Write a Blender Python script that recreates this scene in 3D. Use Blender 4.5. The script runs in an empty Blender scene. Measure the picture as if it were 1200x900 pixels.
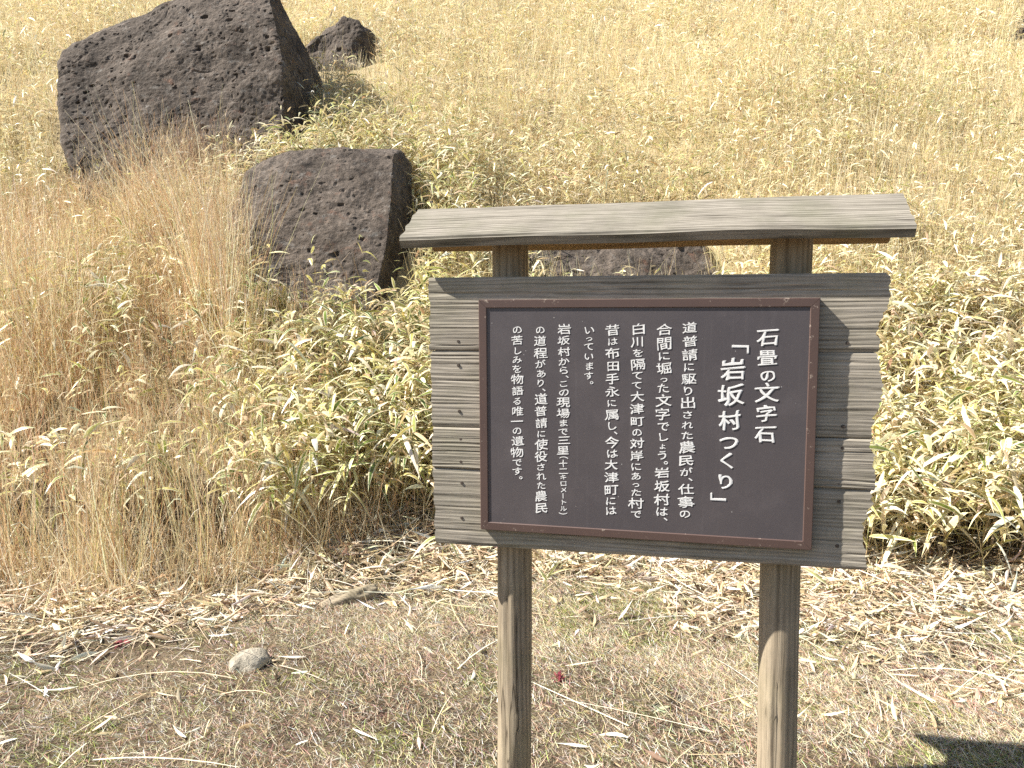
import bpy, bmesh, math, random
import numpy as np
from mathutils import Vector, Matrix, noise as mn

# ------------------------------------------------------------------ camera, sky, sun, exposure
SC = bpy.context.scene
COL = SC.collection
R = math.radians
EYE = 1.55
FPX = 930.0                      # focal length for a 1200 px wide frame
PITCH, ROLL = R(5.92), R(-0.3)

cam_d = bpy.data.cameras.new('camera')
cam_d.sensor_width = 36.0
cam_d.lens = 36.0 * FPX / 1200.0
cam_d.clip_start = 0.05
cam_d.clip_end = 500
cam = bpy.data.objects.new('camera', cam_d)
COL.objects.link(cam)
_cp, _sp = math.cos(PITCH), math.sin(PITCH)
_f = Vector((0, _cp, -_sp)); _u = Vector((0, _sp, _cp)); _r = Vector((1, 0, 0))
_c, _s = math.cos(ROLL), math.sin(ROLL)
CR = _c * _r + _s * _u
CU = -_s * _r + _c * _u
CF = _f
m3 = Matrix((CR, CU, -CF)).transposed()
cam.matrix_world = Matrix.Translation((0, 0, EYE)) @ m3.to_4x4()
SC.camera = cam

TO_SUN = Vector((-.975, -.070, 1.0)).normalized()
SUN_EL = math.asin(TO_SUN.z)
SUN_ROT = math.atan2(TO_SUN.x, TO_SUN.y)
world = bpy.data.worlds.new('World')
SC.world = world
world.use_nodes = True
wn = world.node_tree
sky = wn.nodes.new('ShaderNodeTexSky')
sky.sky_type = 'NISHITA'
sky.sun_disc = False
sky.sun_elevation = SUN_EL
sky.sun_rotation = SUN_ROT % (2 * math.pi)
wn.links.new(sky.outputs[0], wn.nodes['Background'].inputs[0])
wn.nodes['Background'].inputs[1].default_value = 0.062

sun_d = bpy.data.lights.new('sun', 'SUN')
sun_d.energy = 5.0
sun_d.angle = R(0.5)
sun_d.color = (1.0, 0.95, 0.86)
sun = bpy.data.objects.new('sun', sun_d)
COL.objects.link(sun)
sun.rotation_euler = TO_SUN.to_track_quat('Z', 'Y').to_euler()

SC.view_settings.view_transform = 'Standard'
SC.view_settings.look = 'None'
SC.view_settings.exposure = 1.17
SC.view_settings.gamma = 1.0
SC.cycles.use_denoising = False
SC.cycles.max_bounces = 8
SC.cycles.diffuse_bounces = 4
SC.cycles.transmission_bounces = 4

rng = np.random.default_rng(7)
random.seed(7)


def at(px, py, d):
    """world point seen at a photograph pixel, d metres ahead of the viewer"""
    v = CF + CR * ((px - 600) / FPX) + CU * ((450 - py) / FPX)
    v = v * (d / v.y)
    return Vector((v.x, v.y, v.z + EYE))


# ------------------------------------------------------------------ helpers
def tag(o, label=None, cat=None, group=None, kind=None):
    if label: o['label'] = label
    if cat: o['category'] = cat
    if group: o['group'] = group
    if kind: o['kind'] = kind
    return o


def empty(name, loc, rz=0.0):
    o = bpy.data.objects.new(name, None)
    o.empty_display_size = 0.1
    o.location = loc
    o.rotation_euler = (0, 0, rz)
    COL.objects.link(o)
    return o


def link(name, me, mats, parent=None, smooth=False):
    o = bpy.data.objects.new(name, me)
    COL.objects.link(o)
    for m in (mats if isinstance(mats, (list, tuple)) else [mats]):
        me.materials.append(m)
    if parent: o.parent = parent
    if smooth:
        me.polygons.foreach_set('use_smooth', np.ones(len(me.polygons), bool))
    return o


def from_bm(name, bm, mats, parent=None, smooth=False):
    me = bpy.data.meshes.new(name)
    bm.to_mesh(me)
    bm.free()
    return link(name, me, mats, parent, smooth)


def np_mesh(name, V, quads, tint=None, u=None):
    """mesh from numpy arrays; quads (n,4), a triangle repeats no vertex: use -1 as fourth"""
    me = bpy.data.meshes.new(name)
    V = np.asarray(V, np.float32)
    quads = np.asarray(quads, np.int32)
    tot = np.where(quads[:, 3] < 0, 3, 4).astype(np.int32)
    flat = quads.ravel()
    flat = flat[flat >= 0]
    start = np.zeros(len(tot), np.int32)
    start[1:] = np.cumsum(tot)[:-1]
    me.vertices.add(len(V))
    me.vertices.foreach_set('co', V.ravel())
    me.loops.add(len(flat))
    me.loops.foreach_set('vertex_index', flat)
    me.polygons.add(len(tot))
    me.polygons.foreach_set('loop_start', start)
    me.polygons.foreach_set('loop_total', tot)
    me.update(calc_edges=True)
    if tint is not None:
        a = me.attributes.new('tint', 'FLOAT_COLOR', 'POINT')
        a.data.foreach_set('color', np.asarray(tint, np.float32).ravel())
    if u is not None:
        a = me.attributes.new('across', 'FLOAT', 'POINT')
        a.data.foreach_set('value', np.asarray(u, np.float32).ravel())
    return me


class NT:
    """short-hand for building node materials"""
    def __init__(s, name):
        s.m = bpy.data.materials.new(name)
        s.m.use_nodes = True
        s.t = s.m.node_tree
        s.b = s.t.nodes['Principled BSDF']
        s.out = s.t.nodes['Material Output']
    def n(s, kind, **kw):
        x = s.t.nodes.new('ShaderNode' + kind)
        for k, v in kw.items():
            if k in x.inputs.keys(): x.inputs[k].default_value = v
            else: setattr(x, k, v)
        return x
    def l(s, a, b): s.t.links.new(a, b)
    def coords(s, scale=(1, 1, 1), loc=(0, 0, 0), rot=(0, 0, 0), gen='Object'):
        tc = s.n('TexCoord'); mp = s.n('Mapping')
        mp.inputs['Scale'].default_value = scale
        mp.inputs['Location'].default_value = loc
        mp.inputs['Rotation'].default_value = rot
        s.l(tc.outputs[gen], mp.inputs[0])
        return mp.outputs[0]
    def noise(s, vec, scale, detail=6, rough=0.6, dist=0.0):
        x = s.n('TexNoise'); x.inputs['Scale'].default_value = scale
        x.inputs['Detail'].default_value = detail; x.inputs['Roughness'].default_value = rough
        x.inputs['Distortion'].default_value = dist
        s.l(vec, x.inputs['Vector'])
        return x.outputs['Fac']
    def voro(s, vec, scale, feature='F1'):
        x = s.n('TexVoronoi'); x.feature = feature
        x.inputs['Scale'].default_value = scale
        s.l(vec, x.inputs['Vector'])
        return x.outputs['Distance']
    def ramp(s, fac, stops):
        x = s.n('ValToRGB')
        e = x.color_ramp.elements
        while len(e) < len(stops): e.new(0.5)
        for i, (p, c) in enumerate(stops):
            e[i].position = p
            e[i].color = (c, c, c, 1) if isinstance(c, (int, float)) else (*c, 1)
        s.l(fac, x.inputs[0])
        return x.outputs[0]
    def mix(s, fac, a, b, mode='MIX'):
        x = s.n('Mix'); x.data_type = 'RGBA'; x.blend_type = mode
        for i, v in ((0, fac), (6, a), (7, b)):
            sock = x.inputs[i]
            if hasattr(v, 'is_linked'): s.l(v, sock)
            elif isinstance(v, (int, float)): sock.default_value = v if i == 0 else (v, v, v, 1)
            else: sock.default_value = (*v, 1)
        return x.outputs[2]
    def math(s, op, a, b=0.0, clamp=False):
        x = s.n('Math'); x.operation = op; x.use_clamp = clamp
        for i, v in enumerate((a, b)):
            if hasattr(v, 'is_linked'): s.l(v, x.inputs[i])
            else: x.inputs[i].default_value = v
        return x.outputs[0]
    def bump(s, h, strength, dist):
        x = s.n('Bump'); x.inputs['Strength'].default_value = strength
        x.inputs['Distance'].default_value = dist
        s.l(h, x.inputs['Height'])
        s.l(x.outputs[0], s.b.inputs['Normal'])
        return x
    def base(s, c, rough=0.8, spec=0.3):
        if hasattr(c, 'is_linked'): s.l(c, s.b.inputs['Base Color'])
        else: s.b.inputs['Base Color'].default_value = (*c, 1)
        if hasattr(rough, 'is_linked'): s.l(rough, s.b.inputs['Roughness'])
        else: s.b.inputs['Roughness'].default_value = rough
        s.b.inputs['Specular IOR Level'].default_value = spec
        return s.m


# ------------------------------------------------------------------ materials
def mat_wood(name, light, mid, dark, axis='X', period=.010, bump=0.6, green=0.25, seed=0.0, figure=1.0):
    """weathered timber: wavy growth-ring bands along one axis, fine fibres, grey-green patches"""
    k = NT(name)
    st = (1.1, 9, 9) if axis == 'X' else (9, 9, 1.1)
    lowv = k.coords(st, (seed, seed * 1.7, seed * .6))
    low = k.noise(lowv, .9, 5, .55, .4)
    w = k.n('TexWave'); w.wave_type = 'BANDS'; w.bands_direction = 'Z' if axis == 'X' else 'X'
    w.inputs['Scale'].default_value = .314 / period
    w.inputs['Distortion'].default_value = 0.0
    tc = k.coords((1, 1, 1), (seed, seed, seed))
    sep = k.n('SeparateXYZ'); k.l(tc, sep.inputs[0])
    cmb = k.n('CombineXYZ')
    off = k.math('MULTIPLY', low, .16 * figure)
    if axis == 'X':
        slope = k.math('MULTIPLY', sep.outputs[1], .8)
        k.l(sep.outputs[0], cmb.inputs[0]); k.l(k.math('ADD', k.math('ADD', sep.outputs[2], slope), off), cmb.inputs[2])
    else:
        ang = k.math('ADD', sep.outputs[0], k.math('MULTIPLY', sep.outputs[1], .7))
        k.l(k.math('ADD', ang, off), cmb.inputs[0]); k.l(sep.outputs[2], cmb.inputs[2])
    k.l(cmb.outputs[0], w.inputs['Vector'])
    ring = w.outputs['Fac']
    fs = (3, 110, 110) if axis == 'X' else (110, 110, 3)
    f1 = k.noise(k.coords(fs, (seed, 2, seed)), 1.0, 6, .7, .15)
    f2 = k.noise(k.coords(tuple(q * 3 for q in fs), (1, seed, 4)), 1.0, 4, .65)
    tone = k.math('ADD', k.math('MULTIPLY', ring, .22), k.math('MULTIPLY', f1, .78))
    c = k.ramp(tone, [(.26, dark), (.44, mid), (.68, light)])
    c = k.mix(.8, c, k.ramp(f2, [(.30, .50), (.44, .95), (.7, 1.10)]), 'MULTIPLY')
    blotch = k.noise(k.coords((1, 1, 1), (seed * 3, 1, 2)), 4.5, 6, .65)
    c = k.mix(k.ramp(blotch, [(.46, 0.0), (.66, green)]), c, (mid[0] * .62, mid[1] * .70, mid[2] * .52))
    c = k.mix(.5, c, k.ramp(k.noise(k.coords((1, 1, 1), (3, seed, 8)), 7, 5, .6), [(.35, .72), (.6, 1.12)]), 'MULTIPLY')
    cs = (.55, 17, 17) if axis == 'X' else (17, 17, .7)
    cn = k.noise(k.coords(cs, (seed * 2 + 3, seed, 1)), 1.0, 3, .5)
    crack = k.ramp(k.math('ABSOLUTE', k.math('SUBTRACT', cn, .5)), [(.0, 1.0), (.010, 0.0)])
    cm = k.ramp(k.noise(k.coords((2.2, 2.2, 2.2), (seed, 6, 2)), 1.0, 3, .5), [(.50, 0.0), (.58, .9)])
    crack = k.math('MULTIPLY', crack, cm)
    c = k.mix(crack, c, (dark[0] * .35, dark[1] * .33, dark[2] * .3))
    k.base(c, 0.85, 0.2)
    h = k.math('ADD', k.math('MULTIPLY', ring, .22), k.math('ADD', f1, k.math('MULTIPLY', f2, .5)))
    k.bump(h, bump, 0.0035)
    return k.m


M = {}
M['board'] = mat_wood('weathered_board', (.43, .385, .32), (.325, .288, .235), (.14, .122, .096), 'X', .011, .45, .30, 0.0, .35)
M['roof'] = mat_wood('weathered_roof', (.33, .30, .255), (.225, .203, .168), (.08, .07, .055), 'X', .012, .55, .40, 3.3, .45)
M['under'] = mat_wood('sheltered_wood', (.38, .26, .14), (.31, .21, .11), (.18, .12, .07), 'X', .014, .5, .1, 5.1, .4)
M['post'] = mat_wood('weathered_post', (.40, .33, .24), (.30, .245, .175), (.14, .11, .078), 'Z', .020, .45, .30, 8.2, .35)


def mat_plaque():
    k = NT('brown_lacquer_panel')
    v = k.coords()
    n1 = k.noise(v, 3.0, 4, 0.6); n2 = k.noise(v, 240.0, 3, 0.6)
    c = k.mix(k.ramp(n1, [(.35, 0.0), (.7, 1.0)]), (.080, .070, .076), (.100, .086, .089))
    drip = k.ramp(k.noise(k.coords((60, 1, 3.0), (2, 0, 5)), 1.0, 6, .7), [(.56, 0.0), (.80, .30)])
    c = k.mix(drip, c, (.17, .15, .15))
    smear = k.ramp(k.noise(k.coords((1, 1, 1), (5, 1, 2)), 9, 7, .7), [(.50, 0.0), (.75, .35)])
    c = k.mix(smear, c, (.15, .13, .135))
    spk = k.ramp(k.voro(v, 38), [(0.035, 1.0), (0.055, 0.0)])
    spm = k.ramp(k.noise(v, 9, 3, .6), [(.50, 0.0), (.58, .8)])
    c = k.mix(k.math('MULTIPLY', spk, spm), c, (.62, .60, .57))
    k.base(c, k.ramp(n2, [(.3, .34), (.7, .50)]), .5)
    k.bump(n2, .12, .001)
    return k.m


def mat_frame():
    k = NT('worn_brown_metal')
    v = k.coords()
    n1 = k.noise(v, 6.0, 6, .7); n2 = k.noise(v, 45, 6, .75)
    c = k.mix(n1, (.082, .052, .046), (.125, .080, .068))
    chip = k.ramp(n2, [(.62, 0.0), (.67, 1.0)])
    c = k.mix(k.math('MULTIPLY', chip, .8), c, (.42, .34, .28))
    k.base(c, .42, .5)
    return k.m


M['panel'] = mat_plaque()
M['frame'] = mat_frame()
k = NT('white_paint'); M['letter'] = k.base(k.mix(k.noise(k.coords(), 90, 4, .7), (.80, .79, .77), (.93, .92, .90)), .6, .3)
k = NT('rusty_nail'); M['nail'] = k.base(k.mix(k.noise(k.coords(), 300, 3, .6), (.04, .035, .03), (.12, .09, .07)), .6, .4)


def mat_rock(name, a, b, red, lichen):
    k = NT(name)
    v = k.coords()
    n1 = k.noise(v, 2.2, 8, .65); n2 = k.noise(v, 14, 8, .72); n3 = k.noise(v, 55, 5, .7)
    c = k.mix(k.ramp(n1, [(.35, 0.0), (.65, 1.0)]), a, b)
    c = k.mix(.75, c, k.ramp(n2, [(.34, .28), (.5, 1.0), (.72, 1.6)]), 'MULTIPLY')
    rd = k.ramp(k.noise(k.coords((1, 1, 1), (4, 2, 7)), 6, 6, .65), [(.60, 0.0), (.74, .55)])
    c = k.mix(rd, c, red)
    li = k.ramp(k.noise(k.coords((1, 1, 1), (9, 5, 1)), 9, 8, .75), [(.56, 0.0), (.70, .60)])
    c = k.mix(li, c, lichen)
    wv = k.n('VectorMath', operation='ADD'); k.l(v, wv.inputs[0])
    nv_ = k.n('TexNoise'); nv_.inputs['Scale'].default_value = 16; k.l(v, nv_.inputs['Vector'])
    sc_ = k.n('VectorMath', operation='SCALE'); sc_.inputs['Scale'].default_value = .09; k.l(nv_.outputs['Color'], sc_.inputs[0]); k.l(sc_.outputs[0], wv.inputs[1])
    pits = k.ramp(k.voro(wv.outputs[0], 21), [(.08, .35), (.26, 1.0)])
    mask = k.ramp(n1, [(.4, 0.0), (.55, .9)])
    c = k.mix(mask, c, k.mix(1.0, c, pits, 'MULTIPLY'))
    k.base(c, .92, .25)
    h = k.math('ADD', k.math('MULTIPLY', n2, 1.2), k.math('ADD', k.math('MULTIPLY', n3, .5), k.math('MULTIPLY', pits, .5)))
    k.bump(h, .8, .025)
    return k.m


M['rock'] = mat_rock('dark_vesicular_rock', (.064, .051, .041), (.150, .122, .100), (.22, .10, .06), (.30, .29, .27))
M['stone'] = mat_rock('grey_stone', (.36, .32, .25), (.50, .45, .36), (.38, .32, .24), (.48, .45, .38))


def mat_ground():
    k = NT('bank_and_turf_soil')
    v = k.coords()
    big = k.noise(v, 1.1, 5, .6); mid = k.noise(v, 9, 7, .7); fine = k.noise(v, 70, 6, .75)
    c = k.mix(k.ramp(big, [(.38, 0.0), (.62, 1.0)]), (.075, .055, .038), (.24, .18, .12))
    c = k.mix(k.ramp(mid, [(.48, 0.0), (.66, .75)]), c, (.38, .30, .20))
    gr = k.ramp(k.noise(k.coords((1, 1, 1), (7, 3, 0)), 5, 5, .65), [(.55, 0.0), (.68, .7)])
    c = k.mix(gr, c, (.12, .125, .045))
    rd = k.ramp(k.noise(k.coords((1, 1, 1), (2, 8, 0)), 7, 5, .65), [(.60, 0.0), (.72, .6)])
    c = k.mix(rd, c, (.21, .115, .085))
    c = k.mix(.9, c, k.ramp(fine, [(.3, .35), (.5, .9), (.7, 1.5)]), 'MULTIPLY')
    sy = k.n('SeparateXYZ'); k.l(v, sy.inputs[0])
    th = k.math('ADD', sy.outputs[1], k.math('MULTIPLY', k.math('SUBTRACT', mid, .5), 1.5))
    th = k.ramp(k.math('MULTIPLY', th, .1), [(.50, 0.0), (.62, 1.0)])           # dead thatch lies between the plants of the slope
    thc = k.mix(k.ramp(fine, [(.35, 0.0), (.65, 1.0)]), (.40, .31, .17), (.66, .55, .34))
    c = k.mix(th, c, thc)
    k.base(c, .95, .1)
    k.bump(k.math('ADD', mid, fine), 1.0, .03)
    return k.m


M['ground'] = mat_ground()


def mat_leaf(name, margin, rough=.5, spec=.35, transl=.35):
    """per-leaf colour from 'tint' (alpha = how pale its margin is), position across the blade from 'across'"""
    k = NT(name)
    at_ = k.n('Attribute', attribute_name='tint')
    ac = k.n('Attribute', attribute_name='across')
    nz = k.noise(k.coords((1, 1, 1)), 38, 4, .7)
    c = k.mix(.6, at_.outputs['Color'], k.ramp(nz, [(.3, .62), (.5, .95), (.72, 1.2)]), 'MULTIPLY')
    edge = k.ramp(k.math('ABSOLUTE', ac.outputs['Fac']), [(.50, 0.0), (.72, 1.0)])
    edge = k.math('MULTIPLY', edge, at_.outputs['Alpha'])
    c = k.mix(edge, c, margin)
    k.base(c, rough, spec)
    tr = k.n('BsdfTranslucent'); k.l(c, tr.inputs['Color'])
    mx = k.n('MixShader'); mx.inputs[0].default_value = transl
    k.l(k.b.outputs[0], mx.inputs[1]); k.l(tr.outputs[0], mx.inputs[2])
    k.l(mx.outputs[0], k.out.inputs[0])
    return k.m


M['sasa'] = mat_leaf('bamboo_grass_leaf', (.84, .77, .53), .36, .6, .25)
M['straw'] = mat_leaf('dry_straw', (.6, .5, .33), .5, .4, .32)
M['litter'] = mat_leaf('fallen_dry_leaf', (.72, .66, .53), .55, .35, .15)
M['turf'] = mat_leaf('short_turf_blade', (.4, .35, .2), .7, .2, .25)


# ------------------------------------------------------------------ terrain
def vnoise(x, y, s, seed=0):
    """smooth 0..1 value noise, vectorised"""
    x = np.asarray(x, float) * s + seed * 13.7; y = np.asarray(y, float) * s + seed * 7.3
    xi = np.floor(x); yi = np.floor(y); fx = x - xi; fy = y - yi
    fx = fx * fx * (3 - 2 * fx); fy = fy * fy * (3 - 2 * fy)
    def h(a, b):
        q = np.sin(a * 127.1 + b * 311.7 + seed * 74.7) * 43758.5453
        return q - np.floor(q)
    return (h(xi, yi) * (1 - fx) + h(xi + 1, yi) * fx) * (1 - fy) + (h(xi, yi + 1) * (1 - fx) + h(xi + 1, yi + 1) * fx) * fy


def fbm(x, y, s, seed=0, o=3):
    r = 0; a = 1; t = 0
    for i in range(o):
        r = r + a * vnoise(x, y, s * 2 ** i, seed + i); t += a; a *= .5
    return r / t


SLOPE = .66
def H(x, y):
    x = np.asarray(x, float); y = np.asarray(y, float)
    t = y - 4.8 - .15 * np.sin(x * 1.1 + .6)
    t2 = np.minimum(t, 45 + .1 * (t - 45))
    ramp = SLOPE * .5 * (t2 + np.sqrt(t2 * t2 + .25))- SLOPE * .02
    w = np.clip(t / 3, 0, 1)
    return ramp + w * (.30 * (fbm(x, y, .35, 3) - .5)) + .05 * (fbm(x, y, 1.3, 5) - .5) * (1 + w)


def build_ground():
    xs = np.concatenate([np.linspace(-60, -9, 22), np.arange(-8.7, 8.8, .12), np.linspace(9, 60, 22)])
    ys = np.concatenate([np.linspace(-40, .9, 12), np.arange(1.0, 9, .09), np.arange(9, 24, .3), np.linspace(24.5, 120, 30)])
    X, Y = np.meshgrid(xs, ys)
    Z = H(X, Y)
    V = np.stack([X, Y, Z], -1).reshape(-1, 3)
    nx, ny = len(xs), len(ys)
    i = (np.arange(ny - 1)[:, None] * nx + np.arange(nx - 1)[None]).ravel()
    q = np.stack([i, i + 1, i + nx + 1, i + nx], -1)
    o = link('ground', np_mesh('ground', V, q), M['ground'], smooth=True)
    tag(o, 'bare earth and mown turf rising into a steep hillside', 'ground', kind='structure')


build_ground()

def on_ground(px, py, dz=0.0):
    """ground point under a photograph pixel"""
    v = CF + CR * ((px - 600) / FPX) + CU * ((450 - py) / FPX)
    lo, hi = 1.0, 40.0
    for _ in range(50):
        m = (lo + hi) / 2
        p = v * (m / v.y)
        if p.z + EYE > float(H(p.x, p.y)): lo = m
        else: hi = m
    p = v * (lo / v.y)
    return Vector((p.x, p.y, float(H(p.x, p.y)) + dz))


# ------------------------------------------------------------------ boulders
def boulder(name, pts, mat, edge, amp, pit, seed, label, cat, smooth=0, group=None):
    c = Vector((sum(p[0] for p in pts) / len(pts), sum(p[1] for p in pts) / len(pts), min(p[2] for p in pts)))
    bm = bmesh.new()
    for p in pts: bm.verts.new(Vector(p) - c)
    r = bmesh.ops.convex_hull(bm, input=bm.verts)
    bmesh.ops.delete(bm, geom=list({g for g in r['geom_interior'] + r['geom_unused'] if isinstance(g, bmesh.types.BMVert)}), context='VERTS')
    bmesh.ops.triangulate(bm, faces=bm.faces)
    for it in range(12):
        lim = max(edge, edge * 8 / (it + 1)) if it < 6 else edge
        es = [e for e in bm.edges if e.calc_length() > lim]
        if not es: 
            if lim == edge: break
            continue
        bmesh.ops.subdivide_edges(bm, edges=es, cuts=1)
        bmesh.ops.triangulate(bm, faces=[f for f in bm.faces if len(f.verts) > 3])
        if it == 5 or it == 6:
            for _ in range(smooth): bmesh.ops.smooth_vert(bm, verts=bm.verts, factor=.35, use_axis_x=True, use_axis_y=True, use_axis_z=True)
    bm.normal_update()
    off = Vector((seed * 3.1, seed * 1.7, seed * 5.3))
    for v in bm.verts:
        p = v.co + off
        d = amp * (mn.fractal(p * 1.3, 1.0, 2.0, 3) + .24 * mn.fractal(p * 5.0, .8, 2.0, 4) + .12 * mn.noise(p * 22))
        vd = mn.voronoi(p * 5.5 + Vector((mn.noise(p * 3), mn.noise(p * 3 + Vector((5, 5, 5))), 0)) * .6)[0][0]
        rr = .16 + .12 * mn.noise(p * 2.2)
        if vd < rr and mn.noise(p * 1.7 + Vector((9, 0, 0))) > .05: d -= pit * (1 - vd / rr) ** .6
        q = p * 13 + Vector((mn.noise(p * 9), mn.noise(p * 9 + Vector((3, 1, 4))), mn.noise(p * 9 + Vector((8, 2, 6))))) * 1.3
        vd = mn.voronoi(q)[0][0]; lim_ = .26 + .22 * mn.noise(p * 3.1 + Vector((0, 4, 0)))
        if vd < lim_: d -= pit * .38 * (1 - vd / lim_)
        cr = abs(mn.fractal(p * .9 + Vector((7, 7, 7)), 1.0, 2.0, 4))
        if cr < .035 and mn.noise(p * .8 + Vector((1, 9, 2))) > -.1: d -= pit * .14 * (1 - cr / .035)
        v.co += v.normal * d
    o = from_bm(name, bm, mat, None, False)
    o.location = c
    tag(o, label, cat, group)
    return o


def P(*a): return tuple(at(*a))


boulder('boulder', [
    P(66, 78, 9.7), P(74, 60, 9.9), P(66, 112, 9.5), P(84, 175, 9.2), P(90, 235, 8.9), P(150, 24, 10.3), P(205, 6, 10.4), P(262, -28, 10.6), P(312, -30, 10.5),
    P(322, 20, 9.95), P(330, 70, 9.7), P(334, 130, 9.45), P(325, 235, 9.0), P(345, 40, 10.9), P(378, 100, 10.9), P(372, 150, 10.7), P(380, 235, 10.6),
    P(90, 60, 11.6), P(300, -30, 11.8), P(110, 200, 11.4)],
    M['rock'], .034, .055, .075, 1, 'largest dark pitted boulder at upper left with a flat broad face', 'boulder', 1)
boulder('boulder', [
    P(284, 205, 7.75), P(330, 182, 7.95), P(398, 172, 8.0), P(464, 177, 7.85), P(258, 285, 7.3), P(252, 350, 7.0), P(250, 430, 6.8),
    P(462, 215, 7.55), P(452, 290, 7.15), P(436, 360, 6.85), P(425, 430, 6.6), P(478, 195, 8.3), P(487, 250, 8.2), P(497, 350, 8.0), P(500, 430, 7.8),
    P(310, 195, 8.8), P(470, 182, 8.8), P(265, 300, 8.6)],
    M['rock'], .030, .055, .045, 4, 'tilted dark slab boulder just left of the sign roof, below the largest boulder', 'boulder', 1)
boulder('boulder', [
    P(352, 60, 12.6), P(378, 36, 12.7), P(404, 21, 12.8), P(420, 28, 12.8), P(444, 46, 13.0), P(466, 78, 13.1), P(350, 120, 12.3), P(420, 115, 12.3), P(470, 120, 12.7),
    P(380, 40, 13.9), P(430, 50, 13.9), P(440, 110, 13.8)],
    M['rock'], .045, .10, .06, 7, 'small dark pointed boulder behind and right of the largest boulder', 'boulder', 1)
boulder('boulder', [
    P(622, 280, 7.6), P(640, 266, 7.8), P(735, 258, 8.0), P(812, 270, 7.9), P(850, 322, 7.4), P(872, 400, 7.1), P(615, 350, 7.2), P(610, 420, 6.9),
    P(640, 270, 8.8), P(800, 280, 8.8), P(850, 380, 8.6)],
    M['rock'], .032, .055, .04, 11, 'dark grey boulder seen through the gap between sign roof and board', 'boulder', 1)
boulder('boulder', [
    P(1168, 68, 13.4), P(1178, 47, 13.5), P(1196, 36, 13.7), P(1225, 36, 13.9), P(1250, 60, 13.9), P(1172, 110, 13.0), P(1250, 110, 13.4), P(1190, 40, 14.6), P(1240, 40, 14.6)],
    M['rock'], .05, .08, .05, 15, 'brown boulder in the field at the right edge, half hidden by grass', 'boulder', 1)

sp = on_ground(291, 779, .004)
boulder('stone', [(sp.x + dx * 1.02, sp.y + dy * 1.1, sp.z + dz * .50) for dx, dy, dz in (
    (-.088, 0, .02), (-.07, -.03, .05), (-.035, -.045, .085), (.03, -.03, .10), (.065, -.02, .075), (.09, .01, .03), (-.06, .06, .06), (.05, .07, .08),
    (.0, .05, .105), (-.06, -.06, -.03), (.05, -.06, -.03), (.08, .06, -.03), (-.07, .06, -.03))],
    M['stone'], .011, .006, .003, 21, 'fist sized pale grey stone on bare soil at lower left', 'stone', 3)

# ------------------------------------------------------------------ the sign
YAW = R(-13.4)
PW, PH = .900, .658
ax = Vector((math.cos(YAW), math.sin(YAW), 0)); bk = Vector((-math.sin(YAW), math.cos(YAW), 0))
PC = Vector((.345, 2.126, EYE - .323))
base = PC + bk * .13
sign = empty('information_sign', (base.x, base.y, float(H(base.x, base.y))), YAW)
tag(sign, 'roofed wooden sign on two posts with a dark plaque of white Japanese writing', 'sign')
GZ = sign.location.z
Z0 = PC.z - GZ                       # local height of the plaque's middle
S3 = Vector((base.x, base.y, GZ))


def local(px, py, ly):
    """photograph pixel -> local x, z on the plane at local depth ly"""
    v = CF + CR * ((px - 600) / FPX) + CU * ((450 - py) / FPX)
    o = Vector((0, 0, EYE)) - S3
    t = (ly - o.dot(bk)) / v.dot(bk)
    p = o + v * t
    return p.dot(ax), p.z


def post(x, r, z1, seed, label):
    bm = bmesh.new()
    n, rings = 40, 70
    vs = []
    for j in range(rings + 1):
        z = -.5 + (z1 + .5) * j / rings
        row = []
        for i in range(n):
            a = 2 * math.pi * i / n
            rr = r * (1 + .025 * mn.noise(Vector((math.cos(a) * 1.2, math.sin(a) * 1.2 + seed, z * 1.5)))
                      + .012 * mn.noise(Vector((math.cos(a) * 6, math.sin(a) * 6 + seed, z * 1.2))))
            for ka, kz in ((1.8, .42), (4.9, .72), (5.3, .30), (4.4, .15)):        # knots
                dd = ((math.atan2(math.sin(a - ka - seed), math.cos(a - ka - seed))) * r / .02) ** 2 + ((z - kz) / .025) ** 2
                rr += .006 * math.exp(-dd)
            ca = -1.9 + seed * .1
            rr -= .008 * math.exp(-((math.atan2(math.sin(a - ca), math.cos(a - ca)) + .05 * math.sin(z * 5)) * r / .0035) ** 2) * (1 if (z + seed) % 1.1 < .7 else .2)
            bx = .006 * math.sin(z * 2.1 + seed)
            row.append(bm.verts.new((x + bx + rr * math.cos(a), rr * math.sin(a), z)))
        vs.append(row)
    for j in range(rings):
        for i in range(n):
            bm.faces.new((vs[j][i], vs[j][(i + 1) % n], vs[j + 1][(i + 1) % n], vs[j + 1][i]))
    bm.faces.new(vs[0][::-1]); bm.faces.new(vs[-1])
    o = from_bm('post', bm, M['post'], sign, True)
    return o


post(-.386, .0525, Z0 + .545, 0.0, None)
post(.391, .0545, Z0 + .545, 2.4, None)


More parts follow.
